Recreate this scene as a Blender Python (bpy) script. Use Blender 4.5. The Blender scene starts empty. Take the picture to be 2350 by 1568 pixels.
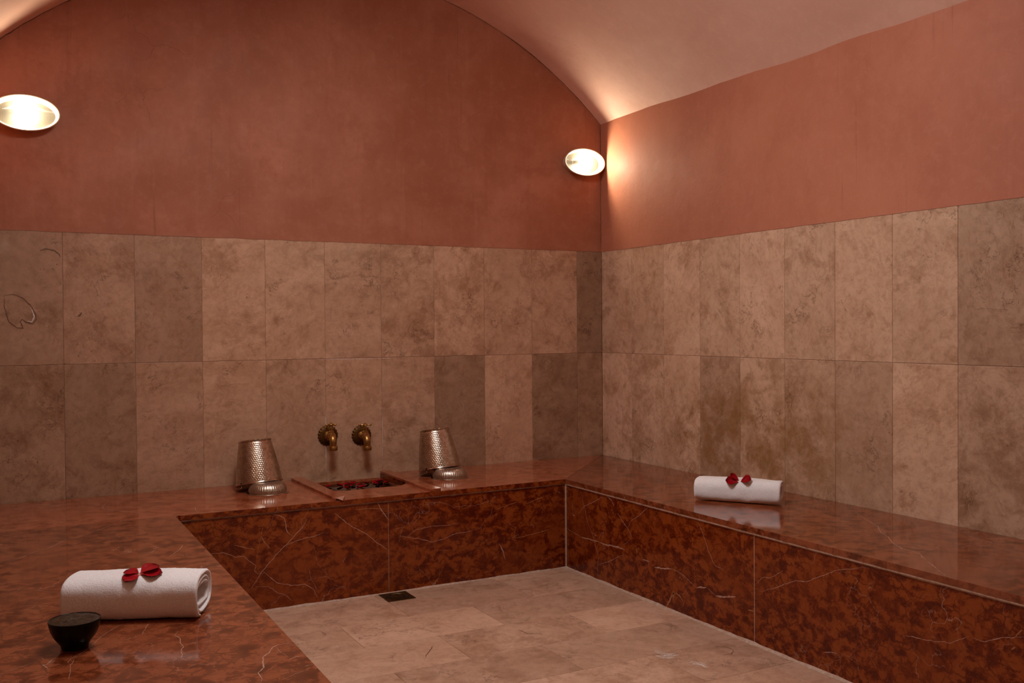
import bpy, bmesh, math, random
from mathutils import Vector, Matrix, noise
from mathutils.bvhtree import BVHTree
random.seed(7)
SC = bpy.context.scene
COL = SC.collection
PI = math.pi
BZ = 0.447            # bench top above the floor
XL = -3.25            # left wall
YF = -5.9             # wall behind the camera
TD = 1.2149           # tiled dado above the bench top

# ------------------------------------------------------------------ helpers
class G:
    """collects vertices and faces of ONE mesh"""
    def __init__(s): s.v = []; s.f = []; s.m = []
    def add(s, v, f, mi=0, M=None):
        o = len(s.v)
        s.v += [tuple(M @ Vector(p)) for p in v] if M is not None else [tuple(p) for p in v]
        s.f += [tuple(i + o for i in q) for q in f]; s.m += [mi] * len(f)
        return s
    def box(s, x0, x1, y0, y1, z0, z1, mi=0, M=None):
        v = [(x, y, z) for z in (z0, z1) for y in (y0, y1) for x in (x0, x1)]
        return s.add(v, [(0,2,3,1),(4,5,7,6),(0,1,5,4),(2,6,7,3),(0,4,6,2),(1,3,7,5)], mi, M)
    def lathe(s, prof, n=48, mi=0, M=None, fn=None, close=False):
        v = []; f = []
        for (r, z) in prof:
            for k in range(n):
                a = 2*PI*k/n
                rr, zz = (r, z) if fn is None else fn(r, z, a)
                v.append((rr*math.cos(a), rr*math.sin(a), zz))
        m = len(prof)
        for i in range(m-1 if not close else m):
            j = (i+1) % m
            for k in range(n):
                l = (k+1) % n
                f.append((i*n+k, i*n+l, j*n+l, j*n+k))
        if not close:
            if prof[0][0] > 1e-5: f.append(tuple(range(n))[::-1])
            if prof[-1][0] > 1e-5: f.append(tuple((m-1)*n+k for k in range(n)))
        return s.add(v, f, mi, M)
    def tube(s, pts, r, n=12, mi=0, M=None):
        pts = [Vector(p) for p in pts]; v = []; f = []
        N = len(pts); up = None
        for i, p in enumerate(pts):
            t = (pts[min(i+1, N-1)] - pts[max(i-1, 0)]).normalized()
            if up is None:
                up = Vector((0,0,1)) if abs(t.z) < .9 else Vector((1,0,0))
            a = t.cross(up).normalized(); b = a.cross(t).normalized(); up = b
            rr = r[i] if isinstance(r, (list, tuple)) else r
            for k in range(n):
                q = p + a*(rr*math.cos(2*PI*k/n)) + b*(rr*math.sin(2*PI*k/n)); v.append(q)
        for i in range(N-1):
            for k in range(n):
                l = (k+1) % n
                f.append((i*n+k, i*n+l, (i+1)*n+l, (i+1)*n+k))
        f.append(tuple(range(n))[::-1]); f.append(tuple((N-1)*n+k for k in range(n)))
        return s.add(v, f, mi, M)
    def prism(s, poly, axis, a, b, mi=0):
        """poly: 2-D outline in the two other axes, extruded along axis from a to b"""
        def P(u, w, t):
            return {0:(t,u,w), 1:(u,t,w), 2:(u,w,t)}[axis]
        n = len(poly)
        v = [P(u, w, a) for u, w in poly] + [P(u, w, b) for u, w in poly]
        f = [tuple(range(n)), tuple(range(2*n-1, n-1, -1))] + [(i, i+n, (i+1) % n + n, (i+1) % n) for i in range(n)]
        return s.add(v, f, mi)
    def build(s, name, mats, parent=None, sharp=35, fix=True, smooth=True, bevel=0):
        me = bpy.data.meshes.new(name)
        me.from_pydata(s.v, [], s.f); 
        if not isinstance(mats, (list, tuple)): mats = [mats]
        for m in mats: me.materials.append(m)
        me.polygons.foreach_set('material_index', s.m)
        if fix:
            bm = bmesh.new(); bm.from_mesh(me)
            bmesh.ops.recalc_face_normals(bm, faces=bm.faces[:])
            bm.to_mesh(me); bm.free()
        if smooth:
            me.polygons.foreach_set('use_smooth', [True]*len(me.polygons))
            me.set_sharp_from_angle(angle=math.radians(sharp))
        me.update()
        o = bpy.data.objects.new(name, me); COL.objects.link(o)
        if parent is not None: o.parent = parent
        if bevel:
            b = o.modifiers.new('bevel', 'BEVEL'); b.width = bevel; b.segments = 2; b.limit_method = 'ANGLE'; b.angle_limit = math.radians(40)
        return o

def tag(o, label, cat, group=None):
    o['label'] = label; o['category'] = cat
    if group: o['group'] = group
    return o
def thing(name, label, cat, loc=(0,0,0), rot=(0,0,0), group=None):
    o = bpy.data.objects.new(name, None); COL.objects.link(o)
    o.empty_display_size = .05
    o.location = loc; o.rotation_euler = rot
    return tag(o, label, cat, group)
def struct(o): o['kind'] = 'structure'; return o
def dup(root, label, loc=None, rot=None):
    r = root.copy(); COL.objects.link(r); r['label'] = label
    if loc is not None: r.location = loc
    if rot is not None: r.rotation_euler = rot
    for ch in list(root.children):
        c = ch.copy(); COL.objects.link(c); c.parent = r
        for g in list(ch.children):
            d = g.copy(); COL.objects.link(d); d.parent = c
    return r

# ------------------------------------------------------------------ materials
class NT:
    def __init__(s, name):
        s.mat = bpy.data.materials.new(name); s.mat.use_nodes = True
        s.t = s.mat.node_tree; s.t.nodes.clear()
        s.out = s.t.nodes.new('ShaderNodeOutputMaterial')
        s.b = s.t.nodes.new('ShaderNodeBsdfPrincipled'); s.link(s.b.outputs[0], s.out.inputs[0])
    def link(s, a, b): s.t.links.new(a, b)
    def put(s, sock, val):
        if hasattr(val, 'node'): s.link(val, sock)
        elif isinstance(val, (tuple, list)) and len(val) == 3 and sock.type == 'RGBA': sock.default_value = (*val, 1)
        else: sock.default_value = val
    def n(s, typ, **kw):
        nd = s.t.nodes.new('ShaderNode' + typ)
        ins = kw.pop('ins', {})
        for k, v in kw.items(): setattr(nd, k, v)
        for k, v in ins.items(): s.put(nd.inputs[k], v)
        return nd
    def obj(s): return s.n('TexCoord').outputs['Object']
    def mapping(s, vec, scale=(1,1,1), loc=(0,0,0), rot=(0,0,0)):
        return s.n('Mapping', ins={'Vector': vec, 'Scale': scale, 'Location': loc, 'Rotation': rot}).outputs[0]
    def noise(s, vec, scale, detail=6, rough=.55, dist=0, out='Fac'):
        return s.n('TexNoise', ins={'Vector': vec, 'Scale': scale, 'Detail': detail, 'Roughness': rough, 'Distortion': dist}).outputs[out]
    def voro(s, vec, scale, feature='F1', out='Distance', rand=1):
        return s.n('TexVoronoi', feature=feature, ins={'Vector': vec, 'Scale': scale, 'Randomness': rand}).outputs[out]
    def ramp(s, fac, stops, interp='LINEAR'):
        r = s.n('ValToRGB', ins={'Fac': fac}); cr = r.color_ramp; cr.interpolation = interp
        while len(cr.elements) < len(stops): cr.elements.new(.5)
        for e, (p, c) in zip(cr.elements, stops):
            e.position = p; e.color = (c, c, c, 1) if isinstance(c, (int, float)) else (*c, 1)
        return r.outputs[0]
    def mr(s, v, a, b, c=0, d=1, smooth=False):
        return s.n('MapRange', interpolation_type='SMOOTHSTEP' if smooth else 'LINEAR', ins={0: v, 1: a, 2: b, 3: c, 4: d}).outputs[0]
    def math(s, op, a, b=0, c=0, clamp=False):
        m = s.n('Math', operation=op, use_clamp=clamp); s.put(m.inputs[0], a); s.put(m.inputs[1], b); s.put(m.inputs[2], c); return m.outputs[0]
    def mix(s, fac, a, b, blend='MIX'):
        m = s.n('Mix', data_type='RGBA', blend_type=blend)
        s.put(m.inputs[0], fac); s.put(m.inputs[6], a); s.put(m.inputs[7], b); return m.outputs[2]
    def vadd(s, a, b):
        m = s.n('VectorMath', operation='ADD'); s.put(m.inputs[0], a); s.put(m.inputs[1], b); return m.outputs[0]
    def vscale(s, a, f):
        m = s.n('VectorMath', operation='SCALE'); s.put(m.inputs[0], a); s.put(m.inputs[3], f); return m.outputs[0]
    def warp(s, vec, scale, amt, detail=3):
        nz = s.n('TexNoise', ins={'Vector': vec, 'Scale': scale, 'Detail': detail})
        m = s.n('VectorMath', operation='SUBTRACT'); s.link(nz.outputs['Color'], m.inputs[0]); m.inputs[1].default_value = (.5,.5,.5)
        return s.vadd(vec, s.vscale(m.outputs[0], amt))
    def bump(s, h, strength=.3, dist=.01, normal=None):
        b = s.n('Bump', ins={'Height': h, 'Strength': strength, 'Distance': dist})
        if normal is not None: s.link(normal, b.inputs['Normal'])
        return b.outputs[0]
    def fin(s, color=None, rough=None, normal=None, metal=None, spec=None, **kw):
        for k, v in (('Base Color', color), ('Roughness', rough), ('Normal', normal), ('Metallic', metal), ('Specular IOR Level', spec)):
            if v is not None: s.put(s.b.inputs[k], v)
        for k, v in kw.items(): s.put(s.b.inputs[k.replace('_', ' ')], v)
        return s.mat

def plain(name, color, rough=.5, metal=0, spec=.5, **kw):
    return NT(name).fin(color, rough, None, metal, spec, **kw)

def m_plaster(name, base, dark, light, cracks=1.0, rough=.62, seed=0, amount=1.0):
    t = NT(name); P = t.mapping(t.obj(), loc=(seed, seed*.7, 0))
    W = t.warp(P, 1.3, .5)
    big = t.noise(W, 1.1, 5, .6)
    mid = t.noise(t.warp(P, 4, .12), 4.2, 8, .66)
    col = t.mix(t.mr(big, .36, .66, 0, 1, True), dark, base)
    col = t.mix(t.math('MULTIPLY', t.mr(mid, .54, .80, 0, .38, True), amount), col, light)
    col = t.mix(t.math('MULTIPLY', t.mr(t.noise(W, 4.6, 9, .74), .48, .66, 0, .62, True), amount), col, dark)
    # damp runs: streaks stretched along z
    st = t.noise(t.mapping(P, (7, 7, .55)), 1.6, 6, .62)
    col = t.mix(t.math('MULTIPLY', t.mr(st, .55, .74, 0, .42), amount), col, dark)
    st2 = t.noise(t.mapping(P, (16, 16, 1.2), (3, 1, 4)), 1.3, 5, .6)
    col = t.mix(t.mr(st2, .58, .75, 0, .25*amount), col, light)
    st3 = t.noise(t.mapping(P, (40, 40, 1.1), (7, 2, 9)), 1.2, 4, .6)
    run = t.math('MULTIPLY', t.mr(st3, .60, .74, 0, .75*amount), t.mr(t.noise(P, 1.5, 3), .52, .62))
    col = t.mix(run, col, tuple(c*.62 for c in dark))
    fine = t.noise(P, 42, 6, .7)
    col = t.mix(t.mr(fine, .35, .75, .0, .30), col, dark)
    col = t.mix(t.mr(t.noise(P, 17, 8, .75), .50, .70, 0, .32), col, light)
    # hair cracks
    vd = t.voro(t.warp(P, 5, .16, 6), 2.3, 'DISTANCE_TO_EDGE')
    msk = t.mr(t.noise(P, 1.7, 2), .55, .64)
    cr = t.math('MULTIPLY', t.math('MULTIPLY', t.mr(vd, .0, .0035, 1, 0), msk), .55*cracks)
    col = t.mix(cr, col, tuple(c*.35 for c in dark))
    h = t.math('ADD', t.math('MULTIPLY', t.noise(t.mapping(P, (1, 1, .6)), 9, 6, .6), .7), t.math('MULTIPLY', t.noise(P, 70, 4), .12))
    nrm = t.bump(h, .35, .012)
    return t.fin(col, t.mr(mid, .3, .7, rough-.08, rough+.1), nrm, spec=.35)

def m_stone(name, light, mid, dark, rough=.3, ochre=False, lo=.30, spec=.5):
    """honed limestone tiles: every tile carries its own tone and its own bit of the slab in the attribute tile"""
    t = NT(name)
    at = t.n('Attribute', attribute_name='tile')
    sp = t.n('SeparateColor', ins={'Color': at.outputs['Color']})
    tone, s1, s2 = sp.outputs[0], sp.outputs[1], sp.outputs[2]
    O = t.obj()
    rot = t.n('VectorRotate', rotation_type='AXIS_ANGLE', ins={'Vector': O, 'Axis': (.48,.62,.62), 'Angle': t.math('MULTIPLY', s1, 6.28)}).outputs[0]
    P = t.vadd(rot, t.n('CombineXYZ', ins={'X': t.math('MULTIPLY', s1, 37), 'Y': t.math('MULTIPLY', s2, 53), 'Z': t.math('MULTIPLY', tone, 11)}).outputs[0])
    W = t.warp(P, 5, .12, 4)
    A = t.mapping(W, (1, 1, 3.2))
    c1 = t.noise(A, 2.6, 9, .62)
    col = t.mix(t.mr(c1, .32, .68, 0, 1, True), mid, light)
    # sedimentary swirls
    wv = t.n('TexWave', wave_type='BANDS', ins={'Vector': W, 'Scale': 9, 'Distortion': 7, 'Detail': 5, 'Detail Scale': 1.4, 'Detail Roughness': .7}).outputs['Fac']
    col = t.mix(t.math('MULTIPLY', t.mr(wv, .45, .85), t.mr(t.noise(P, 3, 2), .42, .62, 0, .33)), col, light)
    # clouds of brown
    c2 = t.noise(t.warp(P, 9, .14, 6), 6.5, 10, .74)
    msk = t.mr(t.math('ADD', c2, t.math('MULTIPLY', s2, .10)), .53, .72, 0, .64, True)
    col = t.mix(msk, col, dark)
    fine = t.noise(W, 30, 8, .75)
    col = t.mix(t.mr(fine, .46, .70, 0, .50), col, dark)
    sw = t.noise(t.mapping(t.warp(P, 6, .16, 5), (1,1,5)), 16, 8, .72)
    col = t.mix(t.mr(sw, .52, .66, 0, .40), col, light)
    col = t.mix(t.mr(sw, .46, .34, 0, .40), col, dark)
    col = t.mix(t.mr(t.noise(W, 22, 7, .75), .55, .72, 0, .42), col, light)
    # threads and pits
    rd = t.math('ABSOLUTE', t.math('SUBTRACT', t.noise(t.warp(P, 7, .2, 6), 3.2, 7, .65), .5))
    rv = t.math('MULTIPLY', t.mr(rd, .0, .009, 1, 0), t.mr(t.noise(P, 4.5, 3), .5, .6, 0, .75))
    col = t.mix(rv, col, tuple(c*.45 for c in dark))
    pit = t.math('MULTIPLY', t.mr(t.voro(W, 55), .10, .16, 1, 0), t.mr(t.noise(P, 5, 3), .55, .66, 0, .8))
    col = t.mix(pit, col, tuple(c*.35 for c in dark))
    # tone of the single tile
    tn = t.mr(tone, 0, 1, lo, 1.0)
    col = t.mix(1, col, t.n('CombineColor', ins={0: tn, 1: t.math('POWER', tn, 1.06), 2: t.math('POWER', tn, 1.12)}).outputs[0], 'MULTIPLY')
    if ochre:
        # rusty water stain that runs low across the right-hand wall
        ps = t.n('SeparateXYZ', ins={0: O})
        gy = t.math('MULTIPLY', t.mr(ps.outputs[1], -.45, -.85, 0, 1, True), t.mr(ps.outputs[1], -2.25, -1.5, 0, 1, True))
        gz = t.math('MULTIPLY', t.mr(ps.outputs[2], BZ+.0, BZ+.08, .75, 1, True), t.mr(ps.outputs[2], BZ+.62, BZ+.30, 0, 1, True))
        nz = t.mr(t.noise(t.warp(O, 9, .1, 5), 5.5, 10, .72), .40, .57, 0, 1)
        nz2 = t.mr(t.noise(O, 34, 8, .75), .35, .62, .55, 1)
        f = t.math('MULTIPLY', t.math('MULTIPLY', gy, gz), t.math('MULTIPLY', nz, nz2))
        col = t.mix(t.math('MULTIPLY', f, .9), col, (.25, .110, .030))
    h = t.math('ADD', t.math('MULTIPLY', fine, .5), t.noise(W, 14, 5, .6))
    nrm = t.bump(h, .10, .004)
    rg = t.mr(t.noise(W, 12, 6, .7), .3, .7, rough-.06, rough+.14)
    return t.fin(col, rg, nrm, spec=spec)

def t_mix(a, b, f): return tuple(x+(y-x)*f for x, y in zip(a, b))
def m_marble(name, dark, mid, light, rough, spec=.5, scale=1.0, bump=.03, vein=(.42,.25,.19), contrast=1.0, seed=0):
    t = NT(name); P = t.mapping(t.obj(), loc=(seed*3.1, seed*1.7, seed))
    W = t.warp(P, 13*scale, .05, 6)
    # nodules: rounded lighter lumps crowded together, dark clayey films between them
    n1 = t.noise(t.mapping(W, (1, 1, 1.45)), 15*scale, 10, .62, .25)
    col = t.ramp(n1, [(.37, dark), (.45, t_mix(dark, mid, .6)), (.485, mid), (.515, t_mix(mid, light, .75)), (.60, light)])
    vn = t.voro(t.warp(P, 20*scale, .045, 6), 17*scale, 'DISTANCE_TO_EDGE')
    seam = t.math('MULTIPLY', t.mr(vn, .01, .10, 1, 0, True), t.mr(t.noise(P, 6*scale, 4), .40, .58))
    col = t.mix(t.math('MULTIPLY', seam, .75*contrast), col, dark)
    big = t.noise(t.warp(P, 3, .2), 3.0, 5, .6)
    col = t.mix(t.mr(big, .46, .66, 0, .60, True), col, t_mix(mid, light, .35))
    col = t.mix(t.mr(t.noise(W, 8*scale, 8, .68), .56, .63, 0, .55), col, dark)
    fl = t.noise(W, 60*scale, 8, .74)
    col = t.mix(t.mr(fl, .53, .68, 0, .5), col, light)
    col = t.mix(t.mr(fl, .46, .30, 0, .6), col, dark)
    # scattered threads of calcite
    vd = t.voro(t.warp(P, 4.5, .30, 7), 3.4, 'DISTANCE_TO_EDGE')
    m1 = t.mr(t.noise(t.mapping(P, loc=(4,2,1)), 3.3, 3), .54, .66)
    th = t.math('MULTIPLY', t.mr(vd, .0, .006, 1, 0), m1)
    vd2 = t.voro(t.warp(t.mapping(P, loc=(1.3,5.2,.4)), 7, .22, 7), 7.5, 'DISTANCE_TO_EDGE')
    m2 = t.mr(t.noise(t.mapping(P, loc=(7,1,3)), 4.2, 3), .56, .66)
    th2 = t.math('MULTIPLY', t.mr(vd2, .0, .008, 1, 0), m2)
    col = t.mix(t.math('MULTIPLY', th, .6), col, vein)
    col = t.mix(t.math('MULTIPLY', th2, .55), col, vein)
    nrm = t.bump(t.noise(P, 22, 6, .6), bump, .004)
    rg = t.mr(t.noise(P, 7, 7, .7), .3, .75, rough*.75, rough*1.5)
    m = t.fin(col, rg, nrm, spec=spec)
    return m

def m_speck(name, base, var, rough=.6, scale=60, spec=.4, bump=.2):
    t = NT(name); P = t.obj(); nz = t.noise(P, scale, 6, .7)
    return t.fin(t.mix(t.mr(nz, .35, .65), base, var), rough, t.bump(nz, bump, .003), spec=spec)

def m_metal(name, a, b, rough=.25, scale=40, bump=.05, lo=.8, hi=1.5):
    t = NT(name); P = t.obj(); nz = t.noise(P, scale, 6, .65)
    return t.fin(t.mix(t.mr(nz, .35, .68), a, b), t.mr(t.noise(P, scale*.6, 5), .3, .7, rough*lo, rough*hi), t.bump(nz, bump, .002), 1)

M = {}
M['plaster'] = m_plaster('rose_tadelakt', (.415,.160,.094), (.30,.094,.045), (.465,.198,.127), seed=0)
M['plaster_r'] = m_plaster('rose_tadelakt_lighter', (.475,.175,.102), (.385,.126,.070), (.52,.218,.142), cracks=.4, seed=3, amount=.6)
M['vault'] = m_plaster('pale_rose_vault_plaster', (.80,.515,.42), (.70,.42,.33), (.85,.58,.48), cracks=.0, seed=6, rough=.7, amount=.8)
M['tile'] = m_stone('honed_limestone_tile', (.68,.41,.275), (.55,.31,.195), (.30,.135,.068), .24, lo=.42)
M['tile_r'] = m_stone('honed_limestone_tile_stained', (.77,.51,.36), (.63,.39,.26), (.33,.155,.075), .27, ochre=True, lo=.42)
M['floor'] = m_stone('limestone_floor_tile', (.62,.385,.275), (.52,.30,.205), (.31,.150,.085), .42)
M['grout'] = m_speck('pale_grout', (.50,.36,.29), (.36,.22,.16))
M['crack'] = m_speck('open_crack', (.060,.024,.012), (.12,.05,.026), .8, 60)
M['groutp'] = m_speck('pale_stained_joint', (.52,.37,.30), (.38,.22,.15), scale=90)
M['groutm'] = m_speck('stained_joint', (.34,.20,.135), (.20,.09,.05), scale=120)
M['groutd'] = m_speck('dark_joint', (.21,.12,.08), (.30,.18,.125))
M['mtop'] = m_marble('red_marble_polished_top', (.078,.0155,.0052), (.178,.041,.0145), (.25,.067,.026), .075, contrast=.9, scale=1.25)
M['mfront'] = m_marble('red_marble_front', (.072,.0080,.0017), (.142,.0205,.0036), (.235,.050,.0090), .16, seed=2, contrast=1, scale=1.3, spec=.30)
M['mlight'] = m_marble('red_marble_worn', (.185,.038,.013), (.30,.074,.028), (.365,.107,.050), .11, seed=4, contrast=.7, scale=1.25)
M['mworn'] = m_speck('chipped_marble', (.42,.23,.17), (.33,.14,.09), .6, 70)
M['vein_w'] = m_speck('calcite_vein', (.47,.30,.235), (.33,.15,.10), .25, 90, .5, .02)
M['vein_y'] = m_speck('ochre_vein', (.34,.15,.06), (.27,.085,.03), .25, 90, .5, .02)
M['vein_d'] = m_speck('brown_shell_line', (.105,.045,.025), (.17,.08,.048), .4, 90, .5, .02)
M['scuff'] = m_speck('white_scuff', (.74,.66,.63), (.60,.47,.41), .5, 60, .4, .05)
M['silver'] = m_metal('beaten_silver', (.62,.53,.45), (.38,.29,.22), .17, 60, .03)
M['silver2'] = m_metal('dull_silver', (.58,.50,.44), (.36,.28,.22), .30, 160, .12)
M['dark'] = plain('tarnished_steel', (.10,.08,.07), .35, 1)
M['brass'] = m_metal('aged_brass', (.47,.275,.095), (.30,.16,.05), .27, 55, .06)
M['brassd'] = m_metal('dark_brass', (.16,.075,.022), (.075,.034,.013), .42, 45, .3)
M['drain'] = m_metal('dull_drain_metal', (.20,.14,.06), (.08,.055,.03), .35, 60, .3)
M['cup'] = m_speck('black_glaze', (.004,.0035,.0035), (.009,.007,.006), .22, 30, .12, .05)
M['black'] = plain('painted_void_shade', (.004,.003,.003), .8)

def m_towel():
    t = NT('white_terry'); P = t.obj()
    f1 = t.noise(P, 700, 3, .7); f2 = t.noise(P, 260, 4, .6); f3 = t.noise(P, 18, 4, .6)
    h = t.math('ADD', t.math('MULTIPLY', f1, .6), t.math('ADD', t.math('MULTIPLY', f2, .9), t.math('MULTIPLY', f3, 1.2)))
    col = t.mix(t.mr(f2, .35, .65), (.78,.76,.79), (.90,.88,.91))
    return t.fin(col, .95, t.bump(h, .7, .003), spec=.1, Sheen_Weight=.35, Sheen_Roughness=.6)
M['towel'] = m_towel()

def m_petal():
    t = NT('rose_petal_red')
    u = t.n('UVMap').outputs[0]; sx = t.n('SeparateXYZ', ins={0: u})
    col = t.ramp(sx.outputs[0], [(0., (.80,.50,.32)), (.05, (.52,.06,.05)), (.13, (.31,.004,.008)), (.75, (.27,.0025,.006)), (1., (.11,.002,.005))])
    vn = t.noise(t.mapping(u, (2, 30, 1)), 1, 4)
    col = t.mix(t.mr(vn, .4, .7, 0, .35), col, (.16,.002,.006))
    return t.fin(col, .45, t.bump(vn, .2, .001), spec=.06)
M['petal'] = m_petal()

def m_paste():
    t = NT('black_soap_paste'); P = t.obj()
    n1 = t.noise(t.warp(P, 40, .03), 55, 7, .7); 
    col = t.mix(t.mr(n1, .35, .65), (.016,.0065,.0028), (.050,.023,.009))
    return t.fin(col, .17, t.bump(n1, .9, .004), spec=.10)
M['paste'] = m_paste()

def m_water():
    t = NT('still_water'); P = t.obj()
    n1 = t.noise(P, 9, 3)
    return t.fin((.80,.72,.68), .02, t.bump(n1, .06, .004), IOR=1.33, Transmission_Weight=1.0)
M['water'] = m_water()

def m_lampglass():
    t = NT('ribbed_lamp_glass'); nt = t.t
    P = t.obj()
    h = t.n('TexWave', wave_type='BANDS', ins={'Vector': P, 'Scale': 60, 'Distortion': .6, 'Detail': 1}).outputs['Fac']
    nrm = t.bump(t.math('ADD', h, t.noise(P, 30, 3)), .25, .003)
    tr = t.n('BsdfTransparent', ins={'Color': (1,.955,.86)}); tl = t.n('BsdfTranslucent', ins={'Color': (.95,.86,.66), 'Normal': nrm})
    gl = t.n('BsdfGlossy', ins={'Color': (1,1,1), 'Roughness': .08, 'Normal': nrm})
    m1 = t.n('MixShader', ins={0: LG[0]}); t.link(tr.outputs[0], m1.inputs[1]); t.link(tl.outputs[0], m1.inputs[2])
    m2 = t.n('MixShader', ins={0: .05}); t.link(m1.outputs[0], m2.inputs[1]); t.link(gl.outputs[0], m2.inputs[2])
    t.link(m2.outputs[0], t.out.inputs[0]); nt.nodes.remove(t.b)
    return t.mat
def m_bulb(name, col, st):
    t = NT(name); e = t.n('Emission', ins={'Color': col, 'Strength': st})
    t.link(e.outputs[0], t.out.inputs[0]); t.t.nodes.remove(t.b); return t.mat
# veins and marks traced on the stone: (kind, width mm, points in metres)
V_backfront=[
 ('w',3,[(-2.162,-0.027),(-2.132,-0.038),(-2.102,-0.056),(-2.095,-0.075),(-2.095,-0.098),(-2.088,-0.118),(-2.065,-0.139)]),
 ('w',3.5,[(-1.998,-0.066),(-2.018,-0.098),(-2.065,-0.143),(-2.096,-0.174),(-2.119,-0.19),(-2.165,-0.237),(-2.203,-0.278),(-2.229,-0.316),(-2.248,-0.343)]),
 ('w',3,[(-1.928,-0.135),(-1.972,-0.149),(-2.011,-0.153),(-2.05,-0.16),(-2.081,-0.168),(-2.096,-0.181)]),
 ('w',3,[(-1.876,-0.055),(-1.844,-0.082),(-1.828,-0.099),(-1.792,-0.126),(-1.747,-0.154),(-1.722,-0.169),(-1.677,-0.21),(-1.622,-0.252)]),
 ('w',2.5,[(-2.416,-0.174),(-2.362,-0.174),(-2.341,-0.183),(-2.312,-0.199),(-2.276,-0.199),(-2.254,-0.223),(-2.225,-0.245),(-2.232,-0.27),(-2.218,-0.283),(-2.184,-0.28)]),
 ('w',3,[(-2.195,-0.275),(-2.166,-0.305),(-2.136,-0.332),(-2.075,-0.35),(-2.013,-0.355),(-1.974,-0.384),(-1.959,-0.417)]),
 ('w',2,[(-2.226,-0.338),(-2.173,-0.342),(-2.136,-0.373),(-2.098,-0.39),(-2.072,-0.42)]),
 ('w',1.2,[(-1.997,-0.281),(-1.986,-0.332),(-1.966,-0.373),(-1.951,-0.399)]),
 ('y',5,[(-2.319,-0.148),(-2.282,-0.16),(-2.224,-0.178)]),
 ('y',5,[(-2.201,-0.124),(-2.186,-0.152),(-2.164,-0.177)]),
 ('w',2.5,[(-1.571,-0.189),(-1.485,-0.211),(-1.406,-0.236),(-1.352,-0.23),(-1.298,-0.211),(-1.234,-0.209),(-1.197,-0.205)]),
 ('w',1.2,[(-1.596,-0.155),(-1.545,-0.152)]),
 ('w',2,[(-1.532,-0.198),(-1.484,-0.17),(-1.405,-0.162),(-1.324,-0.167),(-1.27,-0.16)]),
 ('y',4,[(-1.074,-0.117),(-1.007,-0.102),(-0.949,-0.09)]),
 ('y',4,[(-0.905,-0.107),(-0.851,-0.091),(-0.801,-0.078)]),
 ('y',4.5,[(-0.97,-0.268),(-0.882,-0.26),(-0.822,-0.254),(-0.752,-0.239)]),
 ('w',5,[(-1.052,-0.284),(-1.033,-0.324),(-1.019,-0.364)]),
 ('w',5,[(-1.675,-0.027),(-1.654,-0.065),(-1.621,-0.112)]),
 ('w',1,[(-1.571,-0.221),(-1.558,-0.163),(-1.54,-0.148)]),
 ('y',4,[(-1.783,-0.049),(-1.704,-0.05),(-1.625,-0.061)]),
 ('y',2,[(-2.193,-0.065),(-2.201,-0.117),(-2.22,-0.197),(-2.225,-0.241)]),
 ('w',1.5,[(-1.561,-0.074),(-1.57,-0.097),(-1.553,-0.123)]),
 ('w',2,[(-1.826,-0.255),(-1.842,-0.281)]),
]
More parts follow.
